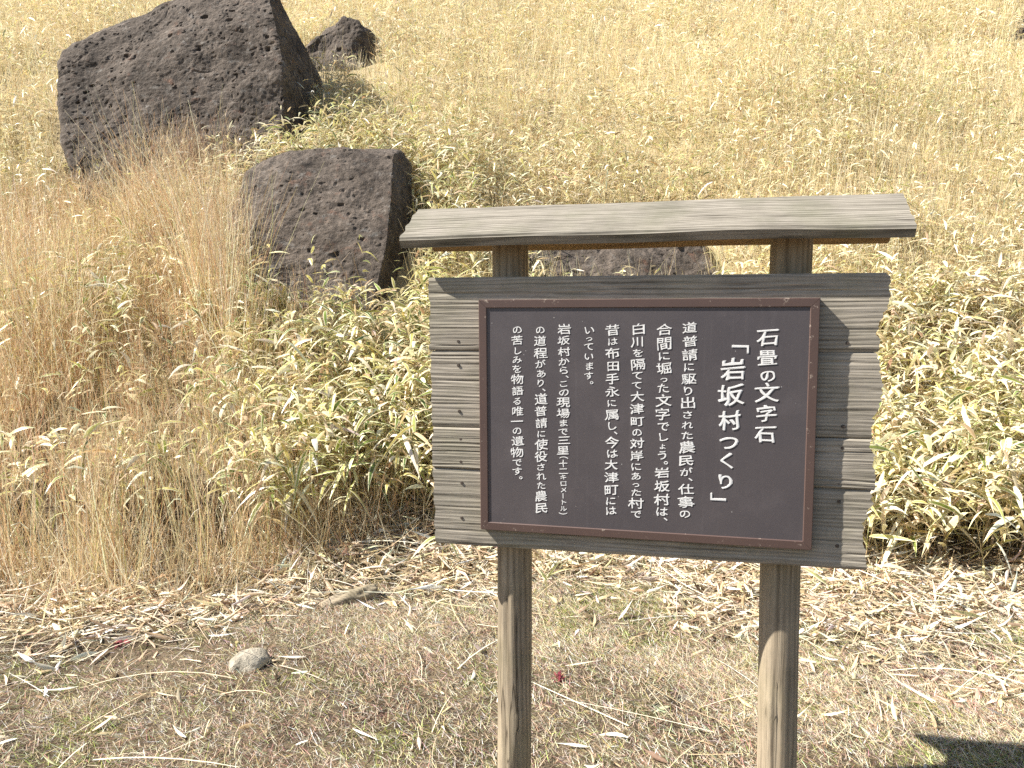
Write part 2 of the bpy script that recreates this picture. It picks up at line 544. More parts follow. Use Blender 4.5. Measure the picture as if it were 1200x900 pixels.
def grain_plank(name, corners, th, mat, ly, seed, rag=(.012, .012), nx=150, nz=46, groove=.0022, side_fn=None):
    """plank in the local x/z plane: corners = left-bottom, right-bottom, right-top, left-top (x, z); front face at depth ly"""
    lb, rb, rt, lt = [Vector((c[0], 0, c[1])) for c in corners]
    bm = bmesh.new()
    F, B = [], []
    for j in range(nz + 1):
        t = j / nz
        a = lb.lerp(lt, t); b = rb.lerp(rt, t)
        ra = rag[0] * (mn.fractal(Vector((0, a.z * 9 + seed, 3)), .8, 2, 3) * 1.1 + .45 * mn.noise(Vector((1, a.z * 110, seed))))
        rbb = rag[1] * (mn.fractal(Vector((4, b.z * 9 + seed, 7)), .8, 2, 3) * 1.1 + .45 * mn.noise(Vector((2, b.z * 110, seed))))
        rf, rb_ = [], []
        for i in range(nx + 1):
            s = i / nx
            p = a.lerp(b, s)
            p.x += ra * (1 - s) ** 8 + rbb * s ** 8
            wob = .012 * mn.noise(Vector((p.x * 3, seed, p.z * 5)))
            zz = (p.z + wob)
            g = mn.noise(Vector((p.x * .8, seed * 3, zz * 160))) + .7 * mn.noise(Vector((p.x * 1.2, seed, zz * 330)))
            e = min(j, nz - j)
            y = ly + groove * (-.5 * g) + (.004 if e == 0 else (.0015 if e == 1 else 0))
            # cracks
            for kc in range(3):
                zc = lb.z + (lt.z - lb.z) * ((seed * .37 + kc * .31) % 1)
                y += .004 * math.exp(-((zz - zc) / .0016) ** 2) * max(0, min(1, 2 * mn.noise(Vector((p.x * 2.5, kc + seed, 0))) + .4))
            rf.append(bm.verts.new((p.x, y, p.z)))
            rb_.append(bm.verts.new((p.x, ly + th, p.z)) if i in (0, nx) or j in (0, nz) else None)
        F.append(rf); B.append(rb_)
    for j in range(nz):
        for i in range(nx):
            bm.faces.new((F[j][i], F[j][i + 1], F[j + 1][i + 1], F[j + 1][i]))
        bm.faces.new((F[j][0], F[j + 1][0], B[j + 1][0], B[j][0]))
        bm.faces.new((F[j + 1][nx], F[j][nx], B[j][nx], B[j + 1][nx]))
    for i in range(nx):
        bm.faces.new((F[0][i + 1], F[0][i], B[0][i], B[0][i + 1]))
        bm.faces.new((F[nz][i], F[nz][i + 1], B[nz][i + 1], B[nz][i]))
    per = [B[0][i] for i in range(nx + 1)] + [B[j][nx] for j in range(1, nz + 1)] + [B[nz][i] for i in range(nx - 1, -1, -1)] + [B[j][0] for j in range(nz - 1, 0, -1)]
    bm.faces.new(per[::-1])
    bmesh.ops.recalc_face_normals(bm, faces=bm.faces)
    return from_bm(name, bm, mat, sign, False)


BY = -.106                              # front face of the board
edgesL = [325, 411, 500, 548, 637]      # plank boundaries at the left and right ends, in photograph rows
edgesR = [319, 413, 515, 575, 669]
xl = [502, 504, 506, 507, 510]
xr = [1040, 1032, 1026, 1020, 1011]
PL = [local(x, y, BY) for x, y in zip(xl, edgesL)]
PR = [local(x, y, BY) for x, y in zip(xr, edgesR)]
for i in range(4):
    g = .0008
    grain_plank('board_plank', [(PL[i + 1][0], PL[i + 1][1] + g), (PR[i + 1][0], PR[i + 1][1] + g), (PR[i][0], PR[i][1] - g), (PL[i][0], PL[i][1] - g)],
                .046, M['board'], BY + (0, .0015, -.001, .001)[i], 1.3 + i * 2.17, (.010, .020))
bm = bmesh.new()
for px, py in ((993, 402), (988, 500), (987, 525), (983, 566), (983, 588), (981, 640), (537, 400), (537, 428), (538, 482), (540, 515), (540, 541), (541, 566), (541, 607)):
    x, z = local(px, py, BY)
    b2 = bmesh.new()
    bmesh.ops.create_cone(b2, cap_ends=True, segments=10, radius1=.0055, radius2=.004, depth=.004, matrix=Matrix.Translation((x, BY + .0008, z)) @ Matrix.Rotation(R(90), 4, 'X'))
    from_bm('nail', b2, M['nail'], sign)
bm.free()

# roof: two sloping planks meeting over the posts
EZ, RZ, RUN, RL = Z0 + .482, Z0 + .600, .155, 1.332 / 2
RX0 = -.006


def roof_plank(name, front, seed):
    sgn = -1 if front else 1
    slope = Vector((0, sgn * RUN, EZ + .02 - RZ)); L = slope.length; slope.normalize()
    nrm = Vector((0, sgn * abs(slope.z), abs(slope.y)))
    th = .030 if front else .026
    bm = bmesh.new()
    nx, ns = 170, 40
    def pt(s, t, top):
        x = RX0 + (s - .5) * 2 * (RL + .006 * mn.noise(Vector((t * 6, seed, 3 if s > .5 else 9))) * (1 if s in (0, 1) else 0))
        wav = .0065 * mn.noise(Vector((x * 2.2, seed, 0)))
        p = Vector((x, sgn * .003, RZ)) + slope * (L * t)
        zz = t * L + .012 * mn.noise(Vector((x * 2.4, seed, t * 2)))
        g = .0018 * (mn.noise(Vector((x * .9, seed, zz * 150))) + .6 * mn.noise(Vector((x * 1.3, seed, zz * 330))))
        if top:
            edge = (.005 if t > .96 else 0) + (.003 if t < .04 else 0)
            p += nrm * (g - edge + wav * .6)
        else:
            p -= nrm * th
        p.z += wav * t * .8
        return p
    T = [[bm.verts.new(pt(i / nx, j / ns, True)) for i in range(nx + 1)] for j in range(ns + 1)]
    U = [[bm.verts.new(pt(i / nx, j / 4, False)) for i in range(nx + 1)] for j in range(5)]
    top_f, und_f = [], []
    for j in range(ns):
        for i in range(nx): top_f.append(bm.faces.new((T[j][i], T[j][i + 1], T[j + 1][i + 1], T[j + 1][i])))
    for j in range(4):
        for i in range(nx): und_f.append(bm.faces.new((U[j][i], U[j][i + 1], U[j + 1][i + 1], U[j + 1][i])))
    for i in range(nx):
        bm.faces.new((T[ns][i], T[ns][i + 1], U[4][i + 1], U[4][i]))
        bm.faces.new((T[0][i], T[0][i + 1], U[0][i + 1], U[0][i]))
    for i in (0, nx):
        bm.faces.new([T[j][i] for j in range(ns + 1)] + [U[j][i] for j in range(4, -1, -1)])
    bmesh.ops.recalc_face_normals(bm, faces=bm.faces)
    for f in und_f: f.material_index = 1
    return from_bm(name, bm, [M['roof'], M['under']], sign)


roof_plank('roof_plank', True, 1.0)
roof_plank('roof_plank', False, 5.0)

# plaque: panel, mitred frame, lettering
plaque = bpy.data.objects.new('plaque', None); plaque.empty_display_size = .05
COL.objects.link(plaque); plaque.parent = sign
FY = -.130


def boxbm(bm, lo, hi, bev=0.0):
    r = bmesh.ops.create_cube(bm, size=1)
    for v in r['verts']: v.co = Vector([lo[i] + (hi[i] - lo[i]) * (v.co[i] + .5) for i in range(3)])
    if bev:
        bmesh.ops.bevel(bm, geom=list({e for v in r['verts'] for e in v.link_edges}), offset=bev, segments=2, profile=.5, affect='EDGES')


bm = bmesh.new()
boxbm(bm, (-PW / 2 + .012, FY + .0034, Z0 - PH / 2 + .012), (PW / 2 - .012, BY - .003, Z0 + PH / 2 - .012))
from_bm('panel', bm, M['panel'], plaque)
fw = .0235


def frame_bar(p0, p1, inward):
    """mitred bar of the frame: outer corners p0, p1 (x,z), inward unit vector"""
    bm = bmesh.new()
    d = (Vector((p1[0] - p0[0], 0, p1[1] - p0[1]))).normalized()
    inn = Vector((inward[0], 0, inward[1]))
    prof = [(0.0, .044), (0.0, .0015), (.0015, 0.0), (fw - .002, 0.0), (fw, .002), (fw, .044)]   # inset, depth
    A, B_ = [], []
    for q, dep in prof:
        A.append(bm.verts.new(Vector((p0[0], FY + dep, p0[1])) + inn * q + d * (q + .0004)))
        B_.append(bm.verts.new(Vector((p1[0], FY + dep, p1[1])) + inn * q - d * (q + .0004)))
    n = len(prof)
    for i in range(n):
        bm.faces.new((A[i], A[(i + 1) % n], B_[(i + 1) % n], B_[i]))
    bm.faces.new(A); bm.faces.new(B_)
    bmesh.ops.recalc_face_normals(bm, faces=bm.faces)
    return from_bm('frame_bar', bm, M['frame'], plaque)


w2, h2 = PW / 2, PH / 2
frame_bar((-w2, Z0 + h2), (w2, Z0 + h2), (0, -1))
frame_bar((-w2, Z0 - h2), (w2, Z0 - h2), (0, 1))
frame_bar((-w2, Z0 - h2), (-w2, Z0 + h2), (1, 0))
frame_bar((w2, Z0 - h2), (w2, Z0 + h2), (-1, 0))

LY = FY + .0031
_glyph = {}


def glyph(ch, bold):
    """outline of one character as centred (verts, faces), unit em, brush-like slant"""
    key = (ch, bold)
    if key in _glyph: return _glyph[key]
    c = bpy.data.curves.new('glyph', 'FONT')
    c.body = ch; c.extrude = .004; c.resolution_u = 4
    o = bpy.data.objects.new('glyph', c)
    COL.objects.link(o)
    dg = bpy.context.evaluated_depsgraph_get(); dg.update()
    me = bpy.data.meshes.new_from_object(o.evaluated_get(dg))
    v = np.array([p.co[:] for p in me.vertices]).reshape(-1, 3)
    f = [tuple(p.vertices) for p in me.polygons]
    bpy.data.objects.remove(o); bpy.data.curves.remove(c); bpy.data.meshes.remove(me)
    if ch in '「」（）ー、。': v[:, :2] -= (v[:, :2].max(0) + v[:, :2].min(0)) / 2
    else: v[:, 0] -= .5; v[:, 1] -= .38
    # brush weight: the same outline laid four times, a hair apart
    n0 = len(v); vv = []; ff = []
    for q, (dx, dy) in enumerate(((-1, .15), (1, -.15), (.4, .35), (-.4, -.35))):
        ph = ord(ch) % 17
        thick = .55 + .75 * np.sin(v[:, 0] * 5.3 + ph) * np.sin(v[:, 1] * 6.1 + ph * 2.3)      # the brush swells and thins
        w_ = v.copy(); w_[:, 0] += dx * bold * (.5 + thick); w_[:, 1] += dy * bold * .7 * (.5 + thick); w_[:, 2] += q * .005
        vv.append(w_); ff += [tuple(i + q * n0 for i in p) for p in f]
    v = np.concatenate(vv); f = ff
    _glyph[key] = (v, f)
    return _glyph[key]


KANA_S = 'っょ'
def weight(ch):
    if ch in '、。': return .42
    if ch in KANA_S: return .55
    if '\u3040' <= ch <= '\u30ff': return .78
    if ch in '一二三': return .8
    return 1.0


def column(text, xt, yt, xb, yb, size, bold, name, sizes=None):
    x0, z0 = local(xt, yt, LY); x1, z1 = local(xb, yb, LY)
    ws = []
    small = False
    for ch in text:
        if ch == '（': small = True
        w = weight(ch) * (.74 if small else 1)
        if ch in '（）': w = .36
        if ch == '「' or ch == '」': w = .55
        if sizes and len(ws) < len(sizes): w = sizes[len(ws)]
        ws.append(w)
    tot = sum(ws)
    pitch = (z0 - z1) / tot
    em = size / 445.0
    z = z0
    V, Fc = [], []
    sm = False
    for ch, w in zip(text, ws):
        if ch == '（': sm = True
        zc = z - pitch * w * .5
        xc = x0 + (x1 - x0) * (z0 - zc) / (z0 - z1)
        z -= pitch * w
        v, f = glyph(ch, bold)
        v = v.copy()
        e = em * (.98 if weight(ch) >= .8 or ch in '、。' else (.60 if ch in KANA_S else .78)) * (.70 if sm else 1)
        yx = min(1.0, pitch / em * (1.02 if sm else .94 if sizes is None else 1.04))
        sy = 1.0
        if ch in '「」（）ー':
            v[:, 0], v[:, 1] = v[:, 1].copy(), -v[:, 0].copy()
            if ch == '「': xc += .22 * em
            if ch == '」': xc -= .25 * em
        elif ch in '、。':
            v[:, 0] += .30; v[:, 1] += .05
            e *= .8
        else:
            # brush hand: strokes rise to the right, swell and thin along the way
            v[:, 1] += .11 * v[:, 0]
            v[:, 0] += -.03 * v[:, 1]
            sy = random.uniform(.94, 1.04)
            ph = random.uniform(0, 6)
            v[:, 1] += .026 * np.sin(v[:, 0] * 7 + ph); v[:, 0] += .026 * np.sin(v[:, 1] * 8 + ph * 2)
        e *= random.uniform(.92, 1.05)
        tilt = random.uniform(-.03, .03)
        xx = v[:, 0] * math.cos(tilt) - v[:, 1] * math.sin(tilt); zz = v[:, 0] * math.sin(tilt) + v[:, 1] * math.cos(tilt)
        nb = sum(len(a) for a in V)
        V.append(np.stack([xc + xx * e * random.uniform(.97, 1.03) + random.uniform(-.03, .03) * em, LY - v[:, 2] * e, zc + zz * e * sy * yx], -1))
        Fc += [tuple(i + nb for i in p) for p in f]
    me = bpy.data.meshes.new(name)
    me.from_pydata(np.concatenate(V).tolist(), [], Fc)
    me.update()
    return link(name, me, M['letter'], plaque)


column('石畳の文字石', 901, 383, 897, 519, 26.5, .022, 'heading_column', [1.05, 1.15, .78, 1.05, 1.2, 1.0])
column('「岩坂村つくり」', 861, 402, 849, 589, 30, .024, 'heading_column', [.55, 1.25, 1.1, 1.25, .75, .95, 1.0, .5])
column('道普請に駆り出された農民が、仕事の', 809, 376, 803, 608, 20, .013, 'text_column')
column('合間に堀った文字でしょう。岩坂村は、', 779, 378, 775, 612, 20, .013, 'text_column')
column('白川を隔てて大津町の対岸にあった村で', 748, 378, 745, 608, 18.5, .013, 'text_column')
column('昔は布田手永に属し、今は大津町には', 718.5, 379, 716, 604, 18.5, .013, 'text_column')
column('いっています。', 691, 381, 690, 452, 17, .013, 'text_column')
column('岩坂村から、この現場まで三里（十二キロメートル）', 661, 379, 660, 604, 17.5, .013, 'text_column')
column('の道程があり、道普請に使役された農民', 633.5, 381, 634.5, 602, 17, .013, 'text_column')
column('の苦しみを物語る唯一の遺物です。', 606, 381, 606.5, 563, 17, .013, 'text_column')

# ------------------------------------------------------------------ vegetation builders
def unit(v): return v / np.maximum(np.linalg.norm(v, axis=1, keepdims=True), 1e-9)


class Blades:
    """collects leaf and stalk strips as arrays"""
    def __init__(s): s.V, s.Q, s.T, s.U, s.n = [], [], [], [], 0
    def add(s, P0, D, L, W, droop, tint, segs=3, wide=True, prof=None, roll=None, fold=.25, bend=.10):
        """P0 (n,3) roots, D (n,3) start directions, L, W (n,) sizes, droop (n,) how far the tip bends down, tint (n,4)"""
        n = len(P0)
        if n == 0: return
        D = unit(D)
        up = np.tile(np.array([[0, 0, 1.0]]), (n, 1))
        side = np.cross(D, up + rng.normal(0, .15, (n, 3)))
        side = unit(side)
        if roll is not None:
            nn = np.cross(side, D)
            side = side * np.cos(roll)[:, None] + nn * np.sin(roll)[:, None]
        nor = unit(np.cross(side, D))
        ts = np.linspace(0, 1, segs + 1)
        if prof is None: prof = np.sin(np.pi * np.clip(.06 + .94 * ts, 0, 1) ** .75)
        across = (-1, 0, 1) if wide else (-1, 1)
        na = len(across)
        V = np.zeros((n, segs + 1, na, 3)); U = np.zeros((n, segs + 1, na))
        bd = rng.normal(0, bend, n)
        for i, t in enumerate(ts):
            c = P0 + D * (L * t)[:, None]
            c = c - np.array([[0, 0, 1.0]]) * (droop * L * t * t)[:, None] + side * (bd * L * t * t)[:, None]
            w = np.maximum(W * prof[i], W * .03) * .5
            for j, a in enumerate(across):
                V[:, i, j] = c + side * (w * a)[:, None] - nor * (w * fold * (abs(a) - .5))[:, None] * (1 if wide else 0)
                U[:, i, j] = a
        b = s.n + np.arange(n)[:, None, None] * ((segs + 1) * na) + np.arange(segs)[None, :, None] * na + np.arange(na - 1)[None, None, :]
        q = np.stack([b, b + 1, b + na + 1, b + na], -1).reshape(-1, 4)
        s.V.append(V.reshape(-1, 3)); s.Q.append(q); s.U.append(U.ravel())
        s.T.append(np.repeat(tint, (segs + 1) * na, 0))
        s.n += n * (segs + 1) * na
    def build(s, name, mat, parent=None):
        me = np_mesh(name, np.concatenate(s.V), np.concatenate(s.Q), np.concatenate(s.T), np.concatenate(s.U))
        return link(name, me, mat, parent, True)


def pal(n, cols, wts, jit=.10, alpha=0.0):
    """n colours picked from a palette with jitter"""
    cols = np.array(cols, float); wts = np.array(wts, float)
    if wts.ndim == 1: idx = rng.choice(len(cols), n, p=wts / wts.sum())
    else:
        w = wts / wts.sum(1, keepdims=True); idx = (w.cumsum(1) < rng.random((n, 1))).sum(1)
    c = cols[np.minimum(idx, len(cols) - 1)] * np.exp(rng.normal(0, jit, (n, 1))) * np.exp(rng.normal(0, jit * .35, (n, 3)))
    al = np.full((n, 1), alpha) if np.isscalar(alpha) else np.asarray(alpha)[idx][:, None]
    return np.concatenate([np.clip(c, .01, .9), al], 1)


def scatter(x0, x1, y0, y1, dens, fn=None, cull=True):
    n = int((x1 - x0) * (y1 - y0) * dens)
    x = rng.uniform(x0, x1, n); y = rng.uniform(y0, y1, n)
    if cull:
        k = np.abs(x) < .68 * y + 1.1
        x, y = x[k], y[k]
    if fn is not None:
        k = rng.random(len(x)) < fn(x, y)
        x, y = x[k], y[k]
    return x, y


def px_of(x, y):
    return 600 + FPX * x / y


def foot(x):      # front edge of the standing plants
    x = np.asarray(x, float)
    return 4.78 - .72 / (1 + np.exp((x + 1.25) * 5)) - .62 / (1 + np.exp(-(x - 1.75) * 5)) + .22 * (fbm(x, x * 0, 2.0, 31) - .5)


# boulders keep plants out of their bodies
ROCKS = []
for (pxa, pxb, ya, yb) in ((84, 372, 9.32, 11.2), (296, 490, 6.55, 8.4), (358, 448, 12.0, 13.3), (636, 828, 7.15, 8.4), (1172, 1260, 13.1, 14.4)):
    ROCKS.append((pxa, pxb, ya, yb))


def free(x, y):
    p = px_of(x, y); ok = np.ones(len(x))
    for a, b, c, d in ROCKS:
        ok = np.where((p > a) & (p < b) & (y > c) & (y < d), 0, ok)
    return ok


CREAM, STRAW, TAN, YGREEN, GREEN, DGREEN, BROWN = (.88, .79, .57), (.82, .69, .42), (.66, .51, .29), (.58, .53, .17), (.29, .35, .08), (.12, .19, .05), (.36, .24, .13)
SPAL = [CREAM, STRAW, TAN, YGREEN, GREEN, DGREEN, BROWN]
SALPHA = [.2, .35, .2, .8, .95, .9, .1]


def sasa(B, x, y, hmin, hmax, nl, Lr, Wr, wts, segs=4, stem=True, low=.45, dr=(.15, .75)):
    n = len(x)
    if n == 0: return
    z = H(x, y)
    hgt = rng.uniform(hmin, hmax, n) if np.isscalar(hmin) else hmin + (hmax - hmin) * rng.random(n)
    az = rng.uniform(0, 2 * np.pi, n)
    ln = np.abs(rng.normal(0, .16, n))
    lean = np.stack([np.cos(az) * ln, np.sin(az) * ln - .10, np.ones(n)], 1)
    root = np.stack([x, y, z - .01], 1)
    if stem:
        B.add(root, lean, hgt, np.full(n, .0042), rng.uniform(0, .05, n), pal(n, [TAN, (.44, .33, .17), (.34, .28, .11)], [2, 3, 2]), 2, False, np.array([1, .9, .5]), rng.uniform(0, 3, n))
    wl = np.repeat(wts, nl, 0) if np.asarray(wts).ndim == 2 else wts
    frac = np.tile(np.linspace(low, 1.0, nl), n) + rng.uniform(-.06, .04, n * nl)
    rr = np.repeat(root, nl, 0); dd = np.repeat(unit(lean), nl, 0); hh = np.repeat(hgt, nl)
    p = rr + dd * (hh * frac)[:, None]
    a2 = np.repeat(az, nl) + np.tile(np.arange(nl) * 2.4, n) + rng.normal(0, .5, n * nl)
    el = rng.normal(.45, .42, n * nl)
    d = np.stack([np.cos(a2) * np.cos(el), np.sin(a2) * np.cos(el), np.sin(el)], 1)
    L = rng.uniform(Lr[0], Lr[1], n * nl); W = L * rng.uniform(Wr[0], Wr[1], n * nl)
    B.add(p, d, L, W, rng.uniform(dr[0], dr[1], n * nl), pal(n * nl, SPAL, wl, .16, SALPHA), segs, True, None, rng.normal(0, .45, n * nl))


def green_w(x, y, g):
    """palette weights with greenness g (0..1)"""
    g = np.clip(g, 0, 1)[:, None]
    dry = np.array([[4.6, 3.2, 1.0, 1.0, .20, .04, .22]]); wet = np.array([[2.4, 1.6, .7, 3.4, 2.3, .8, .4]])
    return dry * (1 - g) + wet * g


# ---- bamboo grass on the near bank
B = Blades()
def bank_d(x, y):
    t = y - foot(x)
    tall = 1 / (1 + np.exp((x + 1.35 + .50 * (y - 4.8)) * 5))            # left: tall dry grass takes over
    return np.clip((t > 0) * (1 - .93 * tall) * (.45 + 1.5 * np.clip(fbm(x, y, 2.2, 11) - .30, 0, 1)), 0, 1) * free(x, y)
x, y = scatter(-4.5, 5.2, 3.9, 6.9, 210, bank_d)
g = fbm(x, y, 1.1, 12) * 2.2 - .42 + .50 * np.exp(-((x + .75) / .7) ** 2) - .30 * (x > .3)
near = np.clip(1 - (y - foot(x)) / 2.2, 0, 1)
sasa(B, x, y, .30 + .08 * near, .50 + .32 * near, 8, (.12, .23), (.115, .17), green_w(x, y, g), 4, True, .58, (.2, 1.0))
x, y = scatter(1.35, 4.6, 3.9, 5.6, 70, lambda x, y: (y > foot(x) - .05) * np.clip((x - 1.35) * 2, 0, 1))
sasa(B, x, y, .30, .70, 6, (.17, .28), (.11, .155), green_w(x, y, .02 + fbm(x, y, 1.4, 13) * .6), 5)
x, y = scatter(-1.5, .2, 4.6, 5.9, 90, lambda x, y: (y > foot(x) - .02))
sasa(B, x, y, .35, .80, 6, (.16, .26), (.11, .155), green_w(x, y, .35 + fbm(x, y, 1.4, 14) * .6), 5, True, .6, (.3, 1.1))
x, y = scatter(-4.2, -1.2, 4.6, 7.2, 42, lambda x, y: (y > foot(x) + .3) * np.clip((fbm(x, y, 1.5, 17) - .45) * 6, 0, 1) * free(x, y))
sasa(B, x, y, .45, .85, 7, (.13, .22), (.12, .16), green_w(x, y, np.full(len(x), .95)), 4, True, .55)
# ---- bamboo grass round the boulders (taller, greener)
def around(x, y):
    p = px_of(x, y)
    a = np.exp(-((p - 420) / 95) ** 2 - ((y - 8.9) / .9) ** 2)
    b = np.exp(-((p - 520) / 40) ** 2 - ((y - 7.9) / 1.1) ** 2)
    return np.clip(1.2 * (a + b), 0, 1) * free(x, y)
x, y = scatter(-4, .5, 6.4, 11.5, 170, around)
sasa(B, x, y, .35, .75, 7, (.11, .20), (.11, .16), green_w(x, y, .35 + fbm(x, y, 1.0, 15) * .6), 3)
# ---- field
def field(x, y): return free(x, y) * np.clip(.6 + 2.0 * (fbm(x, y, 1.1, 22) - .45), .2, 1)
x, y = scatter(-9, 9, 6.5, 11, 150, field)
g = (fbm(x, y, .75, 24) - .48) * 5.5 - .12 * (x > 1)
sasa(B, x, y, .28, .52, 5, (.09, .18), (.11, .16), green_w(x, y, g), 3)
x, y = scatter(-15, 15, 11, 22, 112, field)
g = (fbm(x, y, .6, 26) - .51) * 4.5 - .25 * (x > 1)
sasa(B, x, y, .28, .50, 4, (.10, .19), (.12, .17), green_w(x, y, g), 2, False)
x, y = scatter(-30, 30, 22, 42, 22)
sasa(B, x, y, .3, .5, 4, (.16, .28), (.14, .19), green_w(x, y, np.zeros(len(x))), 2, False)
o = B.build('bamboo_grass', M['sasa'])
tag(o, 'cream and green bamboo grass leaves covering the whole bank and slope', 'bamboo grass', kind='stuff')

# ---- dry stalks of the field
B = Blades()
def stalks(B, x, y, h0, h1, w, tint, lean=.16, droop=.12, sw=(0.0, -.05), segs=2, roll=True):
    n = len(x)
    if n == 0: return
    root = np.stack([x, y, H(x, y) - .01], 1)
    tu = vnoise(x, y, 7, 41) * 4 * np.pi
    lt = vnoise(x, y, .7, 43) * 4 * np.pi; la = .75 * np.clip((fbm(x, y, .9, 44) - .55) * 5, 0, 1)      # lodged patches
    d = np.stack([rng.normal(0, lean, n) + .16 * np.cos(tu) + la * np.cos(lt) + sw[0], rng.normal(0, lean, n) + .16 * np.sin(tu) + la * np.sin(lt) + sw[1], np.ones(n)], 1)
    h = (h0 + (h1 - h0) * rng.random(n)) * (.70 + .6 * fbm(x, y, 1.5, 45))
    B.add(root, d, h, np.full(n, 1.0) * w * rng.uniform(.6, 1.4, n), np.abs(rng.normal(0, droop, n)), tint, segs, False, np.linspace(1, .25, segs + 1), rng.uniform(0, 3.1, n))
STP = [(.80, .68, .45), (.74, .59, .37), (.62, .46, .28), (.86, .78, .60), (.52, .32, .19), (.54, .51, .22)]
STF = [(.86, .73, .45), (.80, .65, .37), (.66, .50, .28), (.90, .82, .60), (.56, .38, .20), (.56, .53, .20)]
def far_field(x, y): return free(x, y) * (y > foot(x) + .3)
x, y = scatter(-9, 9, 4.6, 11, 620, lambda x, y: far_field(x, y) * np.where(y < 6.9, np.where(x < .5, .10, .55), .75))
stalks(B, x, y, .28, .62, .0038, pal(len(x), STF, [3, 3, 1, 3, .4, .8]))
x, y = scatter(-15, 15, 11, 22, 380, free)
stalks(B, x, y, .26, .56, .0058, pal(len(x), STF, [3, 2.5, .8, 3.5, .2, .6]))
x, y = scatter(-30, 30, 22, 42, 60)
stalks(B, x, y, .4, .7, .011, pal(len(x), STF, [3, 3, 1, 3, .3, .6]), segs=1)
x, y = scatter(-9, 9, 6.2, 11, 34, free)
stalks(B, x, y, .60, .95, .0044, pal(len(x), STF, [3, 3, 1, 3, .4, .5]), .13, .14, segs=3)
x, y = scatter(-15, 15, 11, 22, 26, free)
stalks(B, x, y, .60, 1.0, .0062, pal(len(x), STF, [3, 3, 1, 3, .4, .5]), .13, .14)
o = B.build('dry_field_grass', M['straw'])
tag(o, 'pale straw coloured stalks standing over the sunlit hillside field', 'dry grass', kind='stuff')

STL = [(.84, .71, .46), (.77, .61, .37), (.66, .49, .29), (.88, .80, .60), (.60, .36, .20), (.55, .53, .22)]
# ---- tall dry grass on the left
B = Blades()
def tall_d(x, y):
    edge = 1 / (1 + np.exp((x + 1.05 + .50 * (y - 4.8)) * 5.5))
    return np.clip(edge * (y > foot(x) - .1 + .1 * rng.random(len(x))) * (.05 + .35 * fbm(x, y, 2.2, 33) + 2.4 * np.clip(vnoise(x, y, 6, 34) - .45, 0, 1)), 0, 1) * free(x, y)
x, y = scatter(-5.8, .2, 3.9, 9.0, 760, tall_d)
red = np.clip((fbm(x, y, .9, 35) - .47) * 4 + 1.6 * np.exp(-((x + 3.0) / .8) ** 2 - ((y - 5.6) / .9) ** 2), 0, 1)[:, None]
w = np.array([[3, 3, 2.5, 1.2, 1.0, .6]]) * (1 - red) + np.array([[.8, 1.2, 3, .4, 6, .2]]) * red
hs = (.50 + .50 * fbm(x, y, 1.6, 37)) * np.clip(1.32 - .09 * y, .5, .95)
stalks(B, x, y, hs * .70, hs * 1.25, .0058, pal(len(x), STL, w, .16), .11, .10, segs=3)
# taller clumps standing before the boulders
def clump(x, y):
    p = px_of(x, y)
    return np.clip((np.exp(-((p - 262) / 30) ** 2 - ((y - 6.55) / .45) ** 2) + .7 * np.exp(-((p - 205) / 45) ** 2 - ((y - 7.6) / .5) ** 2)
                   + .6 * np.exp(-((p - 40) / 60) ** 2 - ((y - 6.4) / .8) ** 2)) * (.2 + 1.4 * vnoise(x, y, 8, 47)), 0, 1) * free(x, y)
xc, yc = scatter(-5.4, -1, 5.2, 9, 1500, clump)
stalks(B, xc, yc, .85, 1.60, .0062, pal(len(xc), STL, [3, 3, 3, 3, 2, .2], .16), .10, .14, segs=4)
x, y, hs = np.concatenate([x, xc]), np.concatenate([y, yc]), np.concatenate([hs, np.full(len(xc), 1.12)])
# curling dead blades among the stalks
k = rng.random(len(x)) < .16
xx, yy, hh = x[k], y[k], hs[k]; n = len(xx)
aa = rng.uniform(0, 2 * np.pi, n)
B.add(np.stack([xx, yy, H(xx, yy) + hh * rng.uniform(.25, .8, n)], 1), np.stack([np.cos(aa) * .6, np.sin(aa) * .6, np.ones(n)], 1),
      rng.uniform(.12, .34, n), rng.uniform(.004, .008, n), rng.uniform(.5, 1.5, n), pal(n, STL, [3, 2, 1.5, 3, .6, .5]), 4, False, np.array([1, .9, .75, .5, .2]), rng.normal(0, .8, n), .25, .25)
# fine plumes on part of the stalks, fine basal blades in front
k = rng.random(len(x)) < .30
xx, yy, hh = x[k], y[k], hs[k]
for rep in range(9):
    n = len(xx)
    zz = H(xx, yy) + hh * rng.uniform(.70, 1.05, n)
    p = np.stack([xx + rng.normal(0, .022, n), yy + rng.normal(0, .022, n), zz], 1)
    d = np.stack([rng.normal(0, .30, n), rng.normal(0, .30, n), np.ones(n)], 1)
    B.add(p, d, rng.uniform(.06, .17, n), np.full(n, .0028), rng.uniform(0, .5, n), pal(n, [(.62, .45, .27), (.55, .35, .20), (.76, .62, .42)], [3, 2, 2]), 1, False, np.array([1, .3]), rng.uniform(0, 3, n))
def front_d(x, y):
    t = y - foot(x)
    return np.clip(np.exp(-((t - .06) / .34) ** 2) / (1 + np.exp((x + .75) * 6)) * (.3 + 1.2 * fbm(x, y, 2.5, 39)), 0, 1)
x, y = scatter(-4.4, -.1, 3.5, 5.6, 1900, front_d)
stalks(B, x, y, .14, .62, .0032, pal(len(x), STL, [3, 3, 3, 2.5, 1.6, .2]), .30, .38, segs=3)
